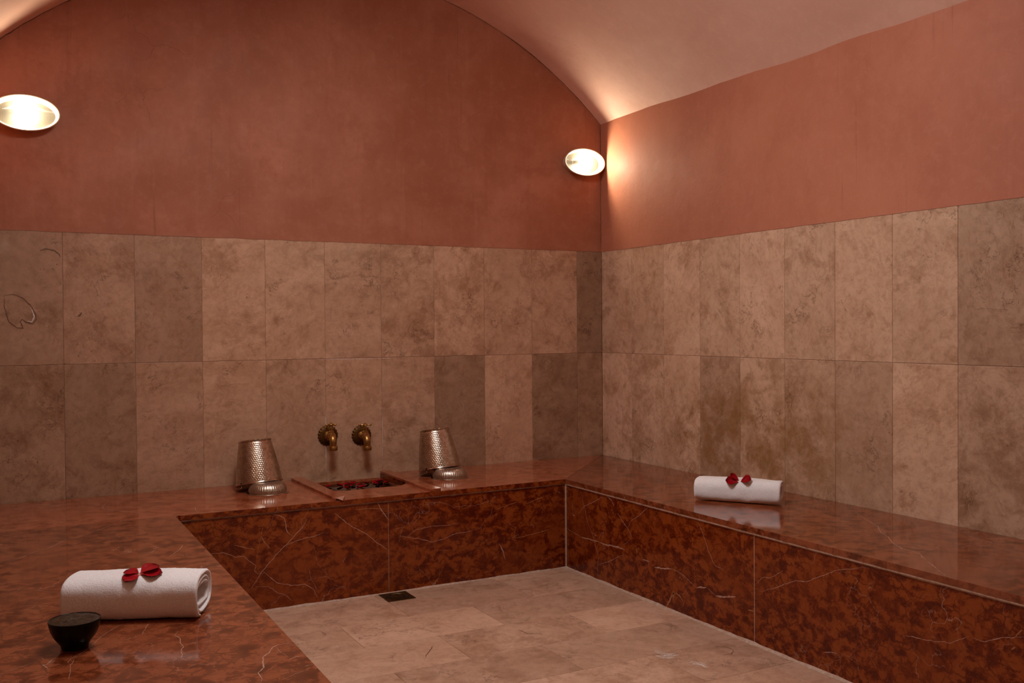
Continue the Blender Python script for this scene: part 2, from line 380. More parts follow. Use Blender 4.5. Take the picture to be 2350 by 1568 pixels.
V_rightfront=[
 ('w',2.5,[(-0.789,-0.159),(-0.845,-0.109),(-0.91,-0.084),(-0.982,-0.05),(-1.017,-0.041)]),
 ('w',2,[(-0.732,-0.112),(-0.741,-0.172)]),
 ('w',7,[(-0.735,-0.17),(-0.756,-0.175)]),
 ('w',2,[(-0.809,-0.029),(-0.872,-0.185),(-0.917,-0.237),(-0.943,-0.292),(-0.97,-0.326),(-0.957,-0.378),(-0.963,-0.445)]),
 ('w',2,[(-0.681,-0.25),(-0.749,-0.258),(-0.806,-0.268)]),
 ('w',6,[(-0.806,-0.268),(-0.89,-0.264),(-0.979,-0.26)]),
 ('w',10,[(-0.979,-0.263),(-1.032,-0.264),(-1.117,-0.255),(-1.183,-0.256)]),
 ('w',2,[(-0.964,-0.371),(-1.048,-0.339),(-1.133,-0.297),(-1.183,-0.277)]),
 ('w',7,[(-1.034,-0.029),(-1.077,-0.044)]),
 ('w',2.5,[(-1.077,-0.044),(-1.102,-0.069)]),
 ('w',3,[(-1.127,-0.098),(-1.168,-0.129),(-1.208,-0.155),(-1.24,-0.186)]),
 ('w',2,[(-1.365,-0.031),(-1.296,-0.079),(-1.232,-0.118),(-1.208,-0.15)]),
 ('w',1.5,[(-1.24,-0.186),(-1.199,-0.222),(-1.158,-0.24)]),
 ('w',2.5,[(-1.696,-0.029),(-1.729,-0.07),(-1.748,-0.1),(-1.767,-0.138),(-1.792,-0.174),(-1.81,-0.195),(-1.86,-0.199)]),
 ('w',7,[(-1.408,-0.288),(-1.474,-0.28),(-1.531,-0.268)]),
 ('w',2.5,[(-1.531,-0.268),(-1.587,-0.273),(-1.641,-0.291),(-1.688,-0.311)]),
 ('w',8,[(-1.694,-0.311),(-1.727,-0.301),(-1.759,-0.298)]),
 ('w',2,[(-1.766,-0.297),(-1.81,-0.315)]),
 ('w',9,[(-1.812,-0.316),(-1.859,-0.309),(-1.931,-0.29)]),
 ('y',12,[(-1.49,-0.441),(-1.516,-0.404),(-1.545,-0.362),(-1.537,-0.403)]),
 ('y',9,[(-1.552,-0.364),(-1.586,-0.373),(-1.607,-0.39)]),
 ('y',9,[(-1.271,-0.227),(-1.279,-0.253)]),
 ('w',6,[(-1.325,-0.271),(-1.371,-0.271)]),
 ('w',1.8,[(-2.041,-0.216),(-2.085,-0.179),(-2.123,-0.174),(-2.187,-0.133)]),
 ('w',2.2,[(-2.063,-0.241),(-2.112,-0.219),(-2.187,-0.186),(-2.248,-0.155),(-2.298,-0.148),(-2.376,-0.11),(-2.432,-0.08),(-2.495,-0.059),(-2.582,-0.035)]),
 ('w',2.2,[(-2.712,-0.225),(-2.767,-0.217),(-2.819,-0.212),(-2.885,-0.199),(-2.951,-0.162)]),
 ('w',2,[(-2.965,-0.164),(-3.002,-0.162),(-3.047,-0.141),(-3.123,-0.114)]),
 ('y',6,[(-3.098,-0.124),(-3.117,-0.096)]),
 ('y',5,[(-3.086,-0.163),(-3.098,-0.15)]),
 ('w',3,[(-2.38,-0.376),(-2.44,-0.361)]),
 ('y',8,[(-2.001,-0.324),(-2.04,-0.322)]),
]
V_righttop=[
 ('w',4,[(-0.116,-2.02),(-0.197,-2.144),(-0.265,-2.263),(-0.343,-2.345),(-0.377,-2.406),(-0.445,-2.482),(-0.492,-2.564),(-0.494,-2.632),(-0.566,-2.721),(-0.628,-2.808),(-0.67,-2.87),(-0.685,-2.916)]),
 ('w',2,[(-0.482,-2.622),(-0.421,-2.622),(-0.325,-2.589)]),
 ('w',2.5,[(-0.519,-2.651),(-0.595,-2.767),(-0.649,-2.831)]),
]
V_lefttop=[
 ('w',4,[(-2.642,-0.554),(-2.688,-0.516),(-2.705,-0.476),(-2.727,-0.467),(-2.767,-0.414),(-2.793,-0.36),(-2.795,-0.301),(-2.77,-0.217)]),
 ('w',2,[(-2.642,-0.554),(-2.599,-0.615),(-2.541,-0.674)]),
 ('w',2.5,[(-2.747,-0.639),(-2.776,-0.706),(-2.825,-0.773),(-2.884,-0.861),(-2.948,-0.924),(-2.988,-0.956),(-3.02,-1.019),(-3.045,-1.069),(-3.083,-1.097),(-3.143,-1.195),(-3.182,-1.24)]),
 ('w',1.5,[(-2.751,-0.532),(-2.794,-0.577),(-2.84,-0.601)]),
 ('w',1.5,[(-3.192,-0.996),(-3.123,-0.932),(-3.056,-0.889)]),
 ('w',3,[(-2.69,-1.411),(-2.641,-1.316),(-2.621,-1.251)]),
 ('w',1.8,[(-2.913,-2.125),(-2.964,-2.191),(-2.989,-2.236),(-3.014,-2.301),(-3.038,-2.334),(-3.058,-2.357),(-3.068,-2.385)]),
 ('w',1.5,[(-2.855,-2.143),(-2.873,-2.203),(-2.891,-2.259)]),
 ('w',1.2,[(-2.944,-2.286),(-2.919,-2.269),(-2.891,-2.259)]),
 ('w',2.5,[(-2.806,-2.268),(-2.816,-2.295),(-2.81,-2.324),(-2.814,-2.366),(-2.813,-2.398),(-2.824,-2.427),(-2.826,-2.466),(-2.832,-2.485),(-2.824,-2.512)]),
 ('w',4,[(-3.094,-2.337),(-3.107,-2.373),(-3.118,-2.373),(-3.108,-2.406)]),
 ('w',1.5,[(-3.05,-2.362),(-3.062,-2.41),(-3.066,-2.45),(-3.071,-2.508)]),
 ('w',1.8,[(-2.645,-1.837),(-2.614,-1.817)]),
 ('w',1.2,[(-2.656,-1.895),(-2.629,-1.893)]),
 ('w',1.2,[(-3.204,-2.382),(-3.16,-2.36),(-3.111,-2.327)]),
 ('w',1.5,[(-2.961,-2.349),(-2.936,-2.366)]),
 ('w',3,[(-3.116,-2.319),(-3.112,-2.332)]),
 ('w',4,[(-2.577,-2.51),(-2.584,-2.508),(-2.597,-2.496),(-2.614,-2.503),(-2.626,-2.51),(-2.645,-2.546),(-2.664,-2.574),(-2.674,-2.606),(-2.68,-2.639),(-2.7,-2.669),(-2.7,-2.704),(-2.708,-2.727)]),
 ('w',4,[(-2.616,-2.617),(-2.596,-2.606),(-2.576,-2.605)]),
 ('w',4,[(-2.597,-2.68),(-2.585,-2.675),(-2.576,-2.675)]),
 ('w',1.2,[(-2.675,-2.746),(-2.635,-2.718),(-2.588,-2.697)]),
 ('w',1.2,[(-2.616,-2.516),(-2.62,-2.56),(-2.612,-2.601)]),
]
V_backtop=[
 ('w',3,[(-2.353,-0.161),(-2.332,-0.223),(-2.289,-0.265),(-2.282,-0.332),(-2.347,-0.416),(-2.392,-0.462),(-2.448,-0.529),(-2.462,-0.629),(-2.455,-0.685)]),
 ('w',2.5,[(-1.785,-0.492),(-1.76,-0.527),(-1.741,-0.543),(-1.747,-0.583),(-1.77,-0.621)]),
]
V_tile=[
 ('d',4,[(-3.156,0.919),(-3.121,0.928),(-3.08,0.909),(-3.054,0.88),(-3.034,0.845),(-3.029,0.816),(-3.045,0.796),(-3.071,0.802),(-3.086,0.816),(-3.094,0.805),(-3.082,0.776),(-3.107,0.779),(-3.138,0.805),(-3.147,0.834),(-3.155,0.868),(-3.156,0.919)]),
 ('d',5,[(-3.012,1.121),(-2.989,1.132),(-2.952,1.126),(-2.933,1.109),(-2.926,1.095)]),
 ('w',6,[(-3.066,0.81),(-3.048,0.804),(-3.037,0.828),(-3.049,0.868)]),
 ('d',7,[(-2.859,0.827),(-2.849,0.838),(-2.845,0.848)]),
 ('w',3,[(-1.746,0.608),(-1.698,0.609),(-1.531,0.607),(-1.398,0.606)]),
 ('w',2.5,[(-1.396,0.607),(-1.343,0.607)]),
 ('w',3,[(-1.7,0.35),(-1.701,0.224),(-1.702,0.13),(-1.702,0.017)]),
 ('w',2,[(-1.394,0.336),(-1.394,0.142),(-1.396,0.045)]),
]
V_floor=[
 ('w',9,[(-1.042,-1.916),(-1.04,-1.953),(-1.019,-1.979),(-0.99,-1.981)]),
 ('w',14,[(-1.072,-1.969),(-1.051,-1.981),(-1.019,-1.986)]),
 ('w',12,[(-1.014,-2.083),(-0.99,-2.09),(-0.983,-2.131)]),
 ('d',4,[(-0.831,-1.986),(-0.797,-1.991),(-0.781,-2.022),(-0.795,-2.057),(-0.826,-2.074),(-0.863,-2.067)]),
 ('d',5,[(-1.823,-1.555),(-1.791,-1.511),(-1.742,-1.444)]),
 ('d',5,[(-1.377,-1.43),(-1.364,-1.452),(-1.358,-1.495),(-1.312,-1.532)]),
 ('d',3,[(-2.079,-1.046),(-2.063,-1.067),(-2.058,-1.106),(-2.078,-1.129)]),
]
BULB = 330.0
FILL = 29.0  # strength of the added fill lamp on the vault
CLY = -2.05
LG = (.022,)
M['lampglass'] = m_lampglass()
M['bulb'] = m_bulb('lit_bulb', (1,.95,.84), BULB)
M['housing'] = m_speck('cream_lamp_housing', (.60,.46,.34), (.54,.40,.29), .4, 30, .4, .03)
M['reflector'] = plain('lamp_reflector', (.034,.030,.021), .35)
M['fill_glow'] = m_bulb('fill_lamp_glow', (1.0,.97,.935), FILL)  # glow of the added fill lamp

# ------------------------------------------------------------------ tiles
def tile_attr(o, cols):
    """cols: one (tone, s1, s2) per polygon"""
    at = o.data.color_attributes.new('tile', 'FLOAT_COLOR', 'CORNER')
    for p in o.data.polygons:
        c = cols[p.index] if p.index < len(cols) else (.5,.5,.5)
        for li in p.loop_indices: at.data[li].color = (*c, 1)
def tiles(name, plane, rects, mat, parent, depth=.0042, gap=.0007, extra=None):
    """rects: (u0,u1,w0,w1,tone). plane: function (u,w,d) -> xyz, d = distance behind the face"""
    g = G(); cols = []
    for (u0,u1,w0,w1,tone) in rects:
        e = .0012
        v = []
        for d, k in ((0, e), (e*.6, 0), (depth, 0)):
            a, b, c, q = u0+gap+k, u1-gap-k, w0+gap+k, w1-gap-k
            v += [plane(a,c,d), plane(b,c,d), plane(b,q,d), plane(a,q,d)]
        f = [(0,1,2,3)] + [(i, i+4, (i+1)%4+4, (i+1)%4) for i in range(4)] + [(i+4, i+8, (i+1)%4+8, (i+1)%4+4) for i in range(4)]
        g.add(v, f, 0)
        c3 = (tone, random.random(), random.random()); cols += [c3]*len(f)
    us = [r[0] for r in rects]+[r[1] for r in rects]; ws = [r[2] for r in rects]+[r[3] for r in rects]
    a,b,c,q = min(us),max(us),min(ws),max(ws)
    g.add([plane(a,c,.0022),plane(b,c,.0022),plane(b,q,.0022),plane(a,q,.0022)], [(0,1,2,3)], 1)
    if extra: extra(g)
    o = g.build(name, [mat, M['groutd'], M['vein_d'], M['scuff']], parent, fix=False, smooth=False)
    tile_attr(o, cols)
    return o

def ribbon(g, plane, pts, w, mi, lift=.00035, jit=1.0, taper=True, lim=None):
    """an inlaid vein: a thin wandering band on the face of the stone"""
    w *= .001
    P = []
    for (a, b) in zip(pts[:-1], pts[1:]):
        L = math.hypot(b[0]-a[0], b[1]-a[1]); n = max(1, int(L/.006))
        for i in range(n):
            t = i/n; P.append((a[0]+(b[0]-a[0])*t, a[1]+(b[1]-a[1])*t))
    P.append(pts[-1])
    n = len(P); v = []; f = []; sd = random.random()*90
    for i, (x, y) in enumerate(P):
        x0, y0 = P[max(0,i-1)]; x1, y1 = P[min(n-1,i+1)]
        dx, dy = x1-x0, y1-y0; L = math.hypot(dx, dy) or 1; nx, ny = -dy/L, dx/L
        q = i*.006
        off = (noise.noise((q*45, sd, 0))*.0028 + noise.noise((q*140, sd, 5))*.0014)*jit
        ww = w*(.55 + .75*abs(noise.noise((q*60, sd, 9))) + .35*noise.noise((q*230, sd, 3)))
        if taper: ww *= min(1, .25 + 4*i/n, .25 + 4*(n-1-i)/n)
        ww = max(ww, w*.12)
        for sgn in (1, -1):
            u = x + nx*(off + sgn*ww*.5); z = y + ny*(off + sgn*ww*.5)
            if lim: u = min(max(u, lim[0]), lim[1]); z = min(max(z, lim[2]), lim[3])
            v.append(plane(u, z, -lift))
        if i: f.append((2*i-2, 2*i-1, 2*i+1, 2*i))
    g.add(v, f, mi)
KI = {'w':1, 'y':2, 'd':2}

# ------------------------------------------------------------------ floor
pf = lambda u, w, d: (u, w, -d)
rows = [-.60, -.757, -1.05, -1.345, -1.643, -1.943, -2.247]
while rows[-1] > YF: rows.append(rows[-1]-.302)
F = []
ftone = {}
for i, (a, b) in enumerate(zip(rows[:-1], rows[1:])):
    js = -.785 if i % 2 == 0 else -1.08
    if i == 0: js = -1.10
    x = XL; edges = [XL]
    k = js - .597*5
    while k < -.05:
        if XL+.04 < k < -.70: edges.append(k)
        k += .597
    edges += [-.62]
    for x0, x1 in zip(edges[:-1], edges[1:]):
        F.append((x0, x1, b, a, random.uniform(.62, 1.0)))
# strip of cut tiles along the right-hand bench
def fx(g):
    for kind, w, pts in V_floor:
        if kind == 'd': ribbon(g, pf, pts, w, 2, jit=1.5); continue
        for k in range(7):
            dx, dy = random.uniform(-.012,.012), random.uniform(-.016,.016); n = len(pts)
            ribbon(g, pf, [(x+dx, y+dy) for x, y in pts][k % 2:], w*random.uniform(.25,.6), 3, jit=3.0, lift=.00035+.00003*k)
floor = struct(tiles('floor', pf, F, M['floor'], None, extra=fx))
gg = G(); gg.box(-4.5, .2, -6.1, .2, -.25, -.0045); 
fb = gg.build('floor_bed', M['grout'], floor, smooth=False)

# ------------------------------------------------------------------ walls
def rough_edge(a, b, z, step=.012, amp=.003, seed=0):
    n = int(abs(b-a)/step); out = []
    for i in range(n+1):
        u = a+(b-a)*i/n
        out.append((u, z + amp*noise.noise((u*9, seed, 0)) + amp*.7*noise.noise((u*37, seed, 4))))
    return out
ZT = BZ+TD
def wall(name, axis, sgn, face, u0, u1, ztop, mat, seed, z0=0):
    """plastered wall; the tiled lower half sits a few mm back and is clad with tiles. sgn: outward direction"""
    g = G()
    if z0 < ZT:
        g.prism([(u0,z0),(u1,z0),(u1,ZT+.01),(u0,ZT+.01)], axis, face+sgn*.0045, face+sgn*.2)
        lo = rough_edge(u0, u1, ZT-.004, seed=seed)
    else: lo = [(u0,z0),(u1,z0)]
    g.prism(lo + [(u1,ztop),(u0,ztop)], axis, face-sgn*.0022, face+sgn*.2)
    return struct(g.build(name, mat, None, smooth=False))
wb = wall('wall_back', 1, 1, 0, XL-.2, .2, BZ+2.75, M['plaster'], 1)
wr = wall('wall_right', 0, 1, 0, -6.1, .2, BZ+2.06, M['plaster_r'], 2)
wf = wall('wall_front', 1, -1, YF, -4.6, .2, BZ+2.75, M['plaster'], 3)
# left wall with the entrance the camera stands in
g = G()
D0, D1, DT = -4.25, -5.4, 2.12
for (a, b) in ((.2, D0), (D1, -6.1)):
    g.prism([(a,0),(b,0),(b,ZT+.01),(a,ZT+.01)], 0, XL-.0045, XL-.2)
    g.prism([(a,ZT-.004),(b,ZT-.004),(b,BZ+2.06),(a,BZ+2.06)], 0, XL+.0022, XL-.2)
g.prism([(D0,DT),(D1,DT),(D1,BZ+2.06),(D0,BZ+2.06)], 0, XL+.0022, XL-.2)
wl = struct(g.build('wall_left', M['plaster_r'], None, smooth=False))
g = G()
g.box(-4.6,-4.4,-5.6,-4.05,0,2.5); g.box(-4.4,XL-.2,-4.25,-4.05,0,2.5); g.box(-4.4,XL-.2,-5.6,-5.4,0,2.5); g.box(-4.4,XL-.2,-5.4,-4.25,DT,2.5)
struct(g.build('wall_entrance', M['plaster_r'], None, smooth=False))

# tile cladding, tones read off the wall one by one
tb_top = [.30,.14,.40,.62,.55,.60,.70,.62,.66,.62,.08]      # from the right-hand corner to the left: dark half tile first (reversed below)
top = [.08,.68,.64,.74,.60,.58,.66,.70,.28,.42,.34,.3]
bot = [.32,.22,.74,.20,.56,.66,.52,.64,.46,.20,.36,.3]
pb = lambda u, w, d: (u, d, w)
edges = [0., -.1747]
while edges[-1] > XL: edges.append(max(XL, edges[-1]-.305))
R_ = []
for i, (b, a) in enumerate(zip(edges[:-1], edges[1:])):
    R_.append((a, b, BZ-.03, BZ+.6107, bot[i])); R_.append((a, b, BZ+.6107, ZT, top[i]))
def bx(g):
    for kind, w, pts in V_tile:
        ribbon(g, pb, [(u, z+BZ) for u, z in pts], w*(1 if kind == 'w' else 1.9), 3 if kind == 'w' else 2, jit=.25 if kind == 'w' else 1, lim=(XL, 0, BZ, ZT))
tiles('tile_cladding', pb, R_, M['tile'], wb, extra=bx)
pr_ = lambda u, w, d: (d, u, w)
rt_top = [.78,.70,.82,.66,.76,.58,.70,.60,.26,.45,.6,.5,.4,.6]
rt_bot = [1.0,.84,.88,.46,.72,.56,.44,.74,.42,.55,.5,.6,.45,.5]
R_ = []; u = 0; i = 0
while u > YF:
    n = max(YF, (-.2989 - .3015*i))
    R_.append((n, u, BZ-.03, BZ+.6107, (rt_bot*2)[i])); R_.append((n, u, BZ+.6107, ZT, (rt_top*2)[i])); u = n; i += 1
tiles('tile_cladding', pr_, R_, M['tile_r'], wr)
pl_ = lambda u, w, d: (XL-d, u, w)
R_ = []; u = 0
while u > D0+.01:
    n = max(D0, u-.305)
    for a, b in ((BZ-.03, BZ+.6107), (BZ+.6107, ZT)): R_.append((n, u, a, b, random.uniform(.3,.8)))
    u = n
tiles('tile_cladding', pl_, R_, M['tile'], wl)
pq_ = lambda u, w, d: (u, YF-d, w)
R_ = []; u = 0
while u > XL+.01:
    n = max(XL, u-.305)
    for a, b in ((.0, BZ+.0), (BZ, BZ+.6107), (BZ+.6107, ZT)): R_.append((n, u, a, b, random.uniform(.3,.8)))
    u = n
tiles('tile_cladding', pq_, R_, M['tile'], wf)

# ------------------------------------------------------------------ vaulted ceiling
CX, CZ, CR = -1.6258, .3212+BZ, 2.3106
g = G(); na, ny = 150, 150
v = []; f = []
for j in range(ny+1):
    y = .12 + (-6.05-.12)*j/ny
    for i in range(na+1):
        t = i/na
        a = math.radians(42.0 + 96.0*t)
        dr = .006*noise.noise((a*3, y*.9, 0)) + .0035*noise.noise((a*9, y*2.7, 7)) + .0016*noise.noise((a*30, y*9, 3))
        edge = min(abs(math.degrees(a)-45.7), abs(math.degrees(a)-134.3))
        if edge < 4: dr += .010*noise.noise((y*2.3, 1.5, 8))*(1-edge/4)
        r = CR + dr
        v.append((CX + r*math.cos(a), y, CZ + r*math.sin(a)))
for j in range(ny):
    for i in range(na):
        q = j*(na+1)+i; f.append((q, q+1, q+na+2, q+na+1))
o = len(v); ro = CR+.16
for j in (0, ny):
    y = .12 + (-6.05-.12)*j/ny
    for i in range(na+1):
        a = math.radians(42.0 + 96.0*i/na); v.append((CX + ro*math.cos(a), y, CZ + ro*math.sin(a)))
for i in range(na): f.append((o+i, o+na+1+i, o+na+2+i, o+i+1))
g.add(v, f)
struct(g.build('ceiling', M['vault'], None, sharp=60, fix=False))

pw = lambda u, w, d: (u, -.0022+d, w)
g = G()
for i in range(9):
    a0, a1 = 46.0+88*i/9, 46.0+88*(i+1)/9
    pts = [(CX+(CR-.0035)*math.cos(math.radians(a0+(a1-a0)*k/24)), CZ+(CR-.0035)*math.sin(math.radians(a0+(a1-a0)*k/24))) for k in range(25)]
    ribbon(g, pw, pts, random.uniform(3, 6.5), 0, jit=1.1)
for z0, z1, wd in ((ZT+.02, ZT+.27, 4), (ZT+.25, ZT+.50, 3), (ZT+.46, BZ+1.975, 5)):
    ribbon(g, pw, [(-.0065, z0), (-.0060, (z0+z1)/2), (-.0068, z1)], wd, 0, jit=.9, lim=(-1, -.0024, 0, 9))
g.build('plaster_crack', M['crack'], wb, smooth=False)

# ------------------------------------------------------------------ benches
bf = lambda u, w, d: (u, -.672+d, w)
br_ = lambda u, w, d: (-.672+d, u, w)
bt = lambda u, w, d: (u, w, BZ-d)
ST = .022           # slab thickness
PT = BZ-ST-.006     # top of the front panels
def slab(name, poly, parent, veins=(), bev=.0016, mats=None):
    g = G()
    g.prism(poly, 2, BZ-ST, BZ)
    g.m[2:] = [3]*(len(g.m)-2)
    for kind, w, pts in veins: ribbon(g, bt, pts, w, KI[kind])
    return g.build(name, mats or [M['mtop'], M['vein_w'], M['vein_y'], M['mtop']], parent, smooth=False)
def panel(name, box, parent, plane=None, veins=(), lim=None):
    g = G(); g.box(*box)
    for kind, w, pts in veins:
        ribbon(g, plane, [(a, b+BZ) for a, b in pts], w, KI[kind], lim=lim)
    return g.build(name, [M['mfront'], M['vein_w'], M['vein_y']], parent, smooth=False)
def split(veins, at, below):
    """keep the veins whose middle lies below / above a joint"""
    return [t for t in veins if (sum(p[0] for p in t[2])/len(t[2]) < at) == below]

HX0, HX1, HY, HR, SX = -1.826, -1.41, -.44, .10, -1.632
def arc(cx, cy, r, a0, a1, n=10):
    return [(cx+r*math.cos(math.radians(a0+(a1-a0)*i/n)), cy+r*math.sin(math.radians(a0+(a1-a0)*i/n))) for i in range(n+1)]
e = .0006
back = thing('stone_bench', 'red marble bench along the end wall, with the sunken water basin in its top', 'bench', (0,0,0), group='marble benches round the room')
edge_l = [(XL,-.004),(HX0,-.004),(HX0,HY+HR)] + arc(HX0+HR,HY+HR,HR,180,270)[1:] + [(SX-e,HY),(SX-e,-.680),(-2.5345,-.680),(-2.54,-.672),(XL,-.672)]
slab('seat_slab', edge_l, back, V_backtop, mats=[M['mlight'], M['vein_w'], M['vein_y'], M['mfront']])  # worn pale top; shade of the edge put into the darker side faces
edge_r = [(SX+e,-.680),(SX+e,HY),(HX1-HR,HY)] + arc(HX1-HR,HY+HR,HR,270,360)[1:] + [(HX1,-.004),(-.0045-e,-.004),(-.680-e,-.680)]
slab('seat_slab', edge_r, back, mats=[M['mlight'], M['vein_w'], M['vein_y'], M['mfront']])  # darker side marble again carries the edge's shade in its colour
panel('front_panel', (-2.553,-1.6235,-.672,-.650,0,PT), back, bf, split(V_backfront,-1.623,True), (-2.55,-1.625,.004,PT))
panel('front_panel', (-1.6215,-.672,-.672,-.650,0,PT), back, bf, split(V_backfront,-1.623,False), (-1.62,-.675,.004,PT))
def bead(g, a, b, ax, c, lo, hi, d=.0052):
    N = int(abs(b-a)/.012); v = []; f = []
    for i in range(N+1):
        u = a+(b-a)*i/N; q = noise.noise((u*13, c, 6)); q2 = noise.noise((u*60, c, 9)); zl = lo - .0035*max(0, q+.5*q2) ; dd = d*(.75+.35*q2)
        for (t, z) in ((-.004, hi), (dd, hi), (dd*.9, (lo+hi)/2), (.0007, zl), (-.004, zl)):
            v.append((u, c-t, z) if ax == 0 else (c-t, u, z))
    for i in range(N):
        for k in range(5): f.append((i*5+k, i*5+(k+1)%5, (i+1)*5+(k+1)%5, (i+1)*5+k))
    g.add(v, f)
g = G(); bead(g, -2.54, -.676, 0, -.672, PT-.0005, BZ-ST-.0004, .0088); g.box(-1.6238,-1.6212,-.6722,-.655,0,PT)
g.build('grout_joint', M['groutm'], back, smooth=False)
def fillet(g, a, b, ax, c, s, r=.011):
    """slim mortar fillet between floor and bench front"""
    N = int(abs(b-a)/.02); v = []; f = []
    for i in range(N+1):
        u = a+(b-a)*i/N; q = r*(1+.45*noise.noise((u*11, c, 0))+.3*noise.noise((u*50, c, 2)))
        for (d, z) in ((-.003, .6*q), (q*.45, .42*q), (q, .0012), (q, -.002), (-.003,-.002)):
            p = (u, c+s*d, z) if ax == 0 else (c+s*d, u, z)
            v.append(p)
    for i in range(N):
        for k in range(5): f.append((i*5+k, i*5+(k+1)%5, (i+1)*5+(k+1)%5, (i+1)*5+k))
    g.add(v, f)
g = G(); fillet(g, -2.55, -.676, 0, -.672, -1); g.build('mortar_fillet', M['grout'], back)
# ledge that carries the slab at the wall
g = G(); g.box(XL,-1.9,-.04,-.0045,0,BZ-ST); g.box(-1.33,-.05,-.04,-.0045,0,BZ-ST); g.build('wall_ledge', M['grout'], back, smooth=False)

right = thing('stone_bench', 'red marble bench along the right-hand wall, white rolled towel lying on it', 'bench', (0,0,0), group='marble benches round the room')
slab('seat_slab', [(-.004,-.0045-e),(-.004,-3.62),(-.680,-3.62),(-.680,-.680-e)], right, V_righttop)
slab('seat_slab', [(-.004,-3.6215),(-.004,YF+.004),(-.680,YF+.004),(-.680,-3.6215)], right)
panel('front_panel', (-.672,-.650,-2.034,-.672,0,PT), right, br_, split(V_rightfront,-2.035,False), (-2.033,-.675,.004,PT))
panel('front_panel', (-.672,-.650,-3.62,-2.0362,0,PT), right, br_, split(V_rightfront,-2.035,True), (-3.619,-2.037,.004,PT))
panel('front_panel', (-.672,-.650,YF+.004,-3.622,0,PT), right)
g = G(); bead(g, -.676, -3.62, 1, -.672, PT-.004, BZ-ST-.0004, .0105); g.box(-.6722,-.655,-2.0364,-2.0338,0,PT); g.box(-.678,-.668,-.678,-.668,0,PT)
g.build('grout_joint', M['groutp'], right, smooth=False)
g = G(); fillet(g, -.676, -3.6, 1, -.672, -1, .013); g.build('mortar_fillet', M['grout'], right)
g = G(); g.box(-.04,-.0045,YF+.02,-.05,0,BZ-ST); g.build('wall_ledge', M['grout'], right, smooth=False)

left = thing('stone_bench', 'red marble bench at the left, white rolled towel and black cup standing on it', 'bench', (0,0,0), group='marble benches round the room')
slab('seat_slab', [(XL+.003,-.6726),(-2.5425,-.6726),(-2.5535,-.690),(-2.5755,-2.83),(-2.59,-4.2),(XL+.003,-4.2)], left, V_lefttop)
panel('front_panel', (-2.604,-2.584,-4.19,-.674,0,PT), left)
panel('end_panel', (XL+.01,-2.604,-4.19,-4.17,0,PT), left)
g = G(); g.box(XL+.003,XL+.04,-4.17,-.69,0,BZ-ST); g.build('wall_ledge', M['grout'], left, smooth=False)

# ------------------------------------------------------------------ basin, water
basin = thing('wash_basin', 'small sunken red marble basin below the two brass taps, raised strip on each side', 'basin', (HX0+.2,-.2,BZ-.16))
bo = Vector((HX0+.2,-.2,BZ-.16))
ol = [(HX0,-.004),(HX0,HY+HR)] + arc(HX0+HR,HY+HR,HR,180,270)[1:] + arc(HX1-HR,HY+HR,HR,270,360) + [(HX1,-.004)]
g = G(); n = len(ol); cen = ((HX0+HX1)/2, -.22)
def offs(p, d):
    dx, dy = p[0]-cen[0], p[1]-cen[1]
    return (p[0] + d*(1 if dx > 0 else -1)*min(1,abs(dx)/.1), p[1] + d*(-1 if dy < 0 else 1)*min(1,abs(dy)/.1))
inn = [offs(p, .002) for p in ol]; out = [offs(p, .022) for p in ol]
v = []
for ring, z in ((inn, BZ-ST-.001), (inn, BZ-.13), (out, BZ-.15), (out, BZ-ST-.001)):
    v += [(x-bo.x, y-bo.y, z-bo.z) for x, y in ring]
f = []
for k in range(4):
    for i in range(n):
        j = (i+1) % n
        f.append((k*n+i, k*n+j, ((k+1)%4)*n+j, ((k+1)%4)*n+i))
f.append(tuple(n+i for i in range(n))); f.append(tuple(2*n+i for i in range(n))[::-1])
g.add(v, f); g.build('bowl', M['mlight'], basin, smooth=False)
SH = .0125
def strip(poly, chip=None):
    g = G(); g.prism([(x-bo.x,y-bo.y) for x,y in poly], 2, BZ-bo.z, BZ-bo.z+SH)
    if chip:
        g.add([(x-bo.x,y-bo.y,BZ-bo.z+z) for x,y,z in chip], [(0,1,2,3)], 1)
    return g.build('raised_strip', [M['mlight'], M['mworn']], basin, smooth=False, bevel=.0015)
strip([(-1.885,-.0026),(-1.824,-.0026),(-1.8165,-.636),(-1.845,-.652),(-1.875,-.677)],
      [(-1.873,-.6775,SH+.0002),(-1.846,-.655,SH+.0002),(-1.818,-.639,SH+.0002),(-1.843,-.690,.0008)])
strip([(-1.409,-.0026),(-1.357,-.0026),(-1.356,-.668),(-1.417,-.676)])
WZ = BZ-.038
g = G(); g.add([(x,y,0) for x,y in inn]+[(x,y,-.09) for x,y in inn], [tuple(range(n)), tuple(range(2*n-1,n-1,-1))]+[(i,i+n,(i+1)%n+n,(i+1)%n) for i in range(n)])
wt = g.build('water', M['water'], None, smooth=False); wt.location.z = WZ
tag(wt, 'dark still water filling the marble basin, petals floating on it', 'water')

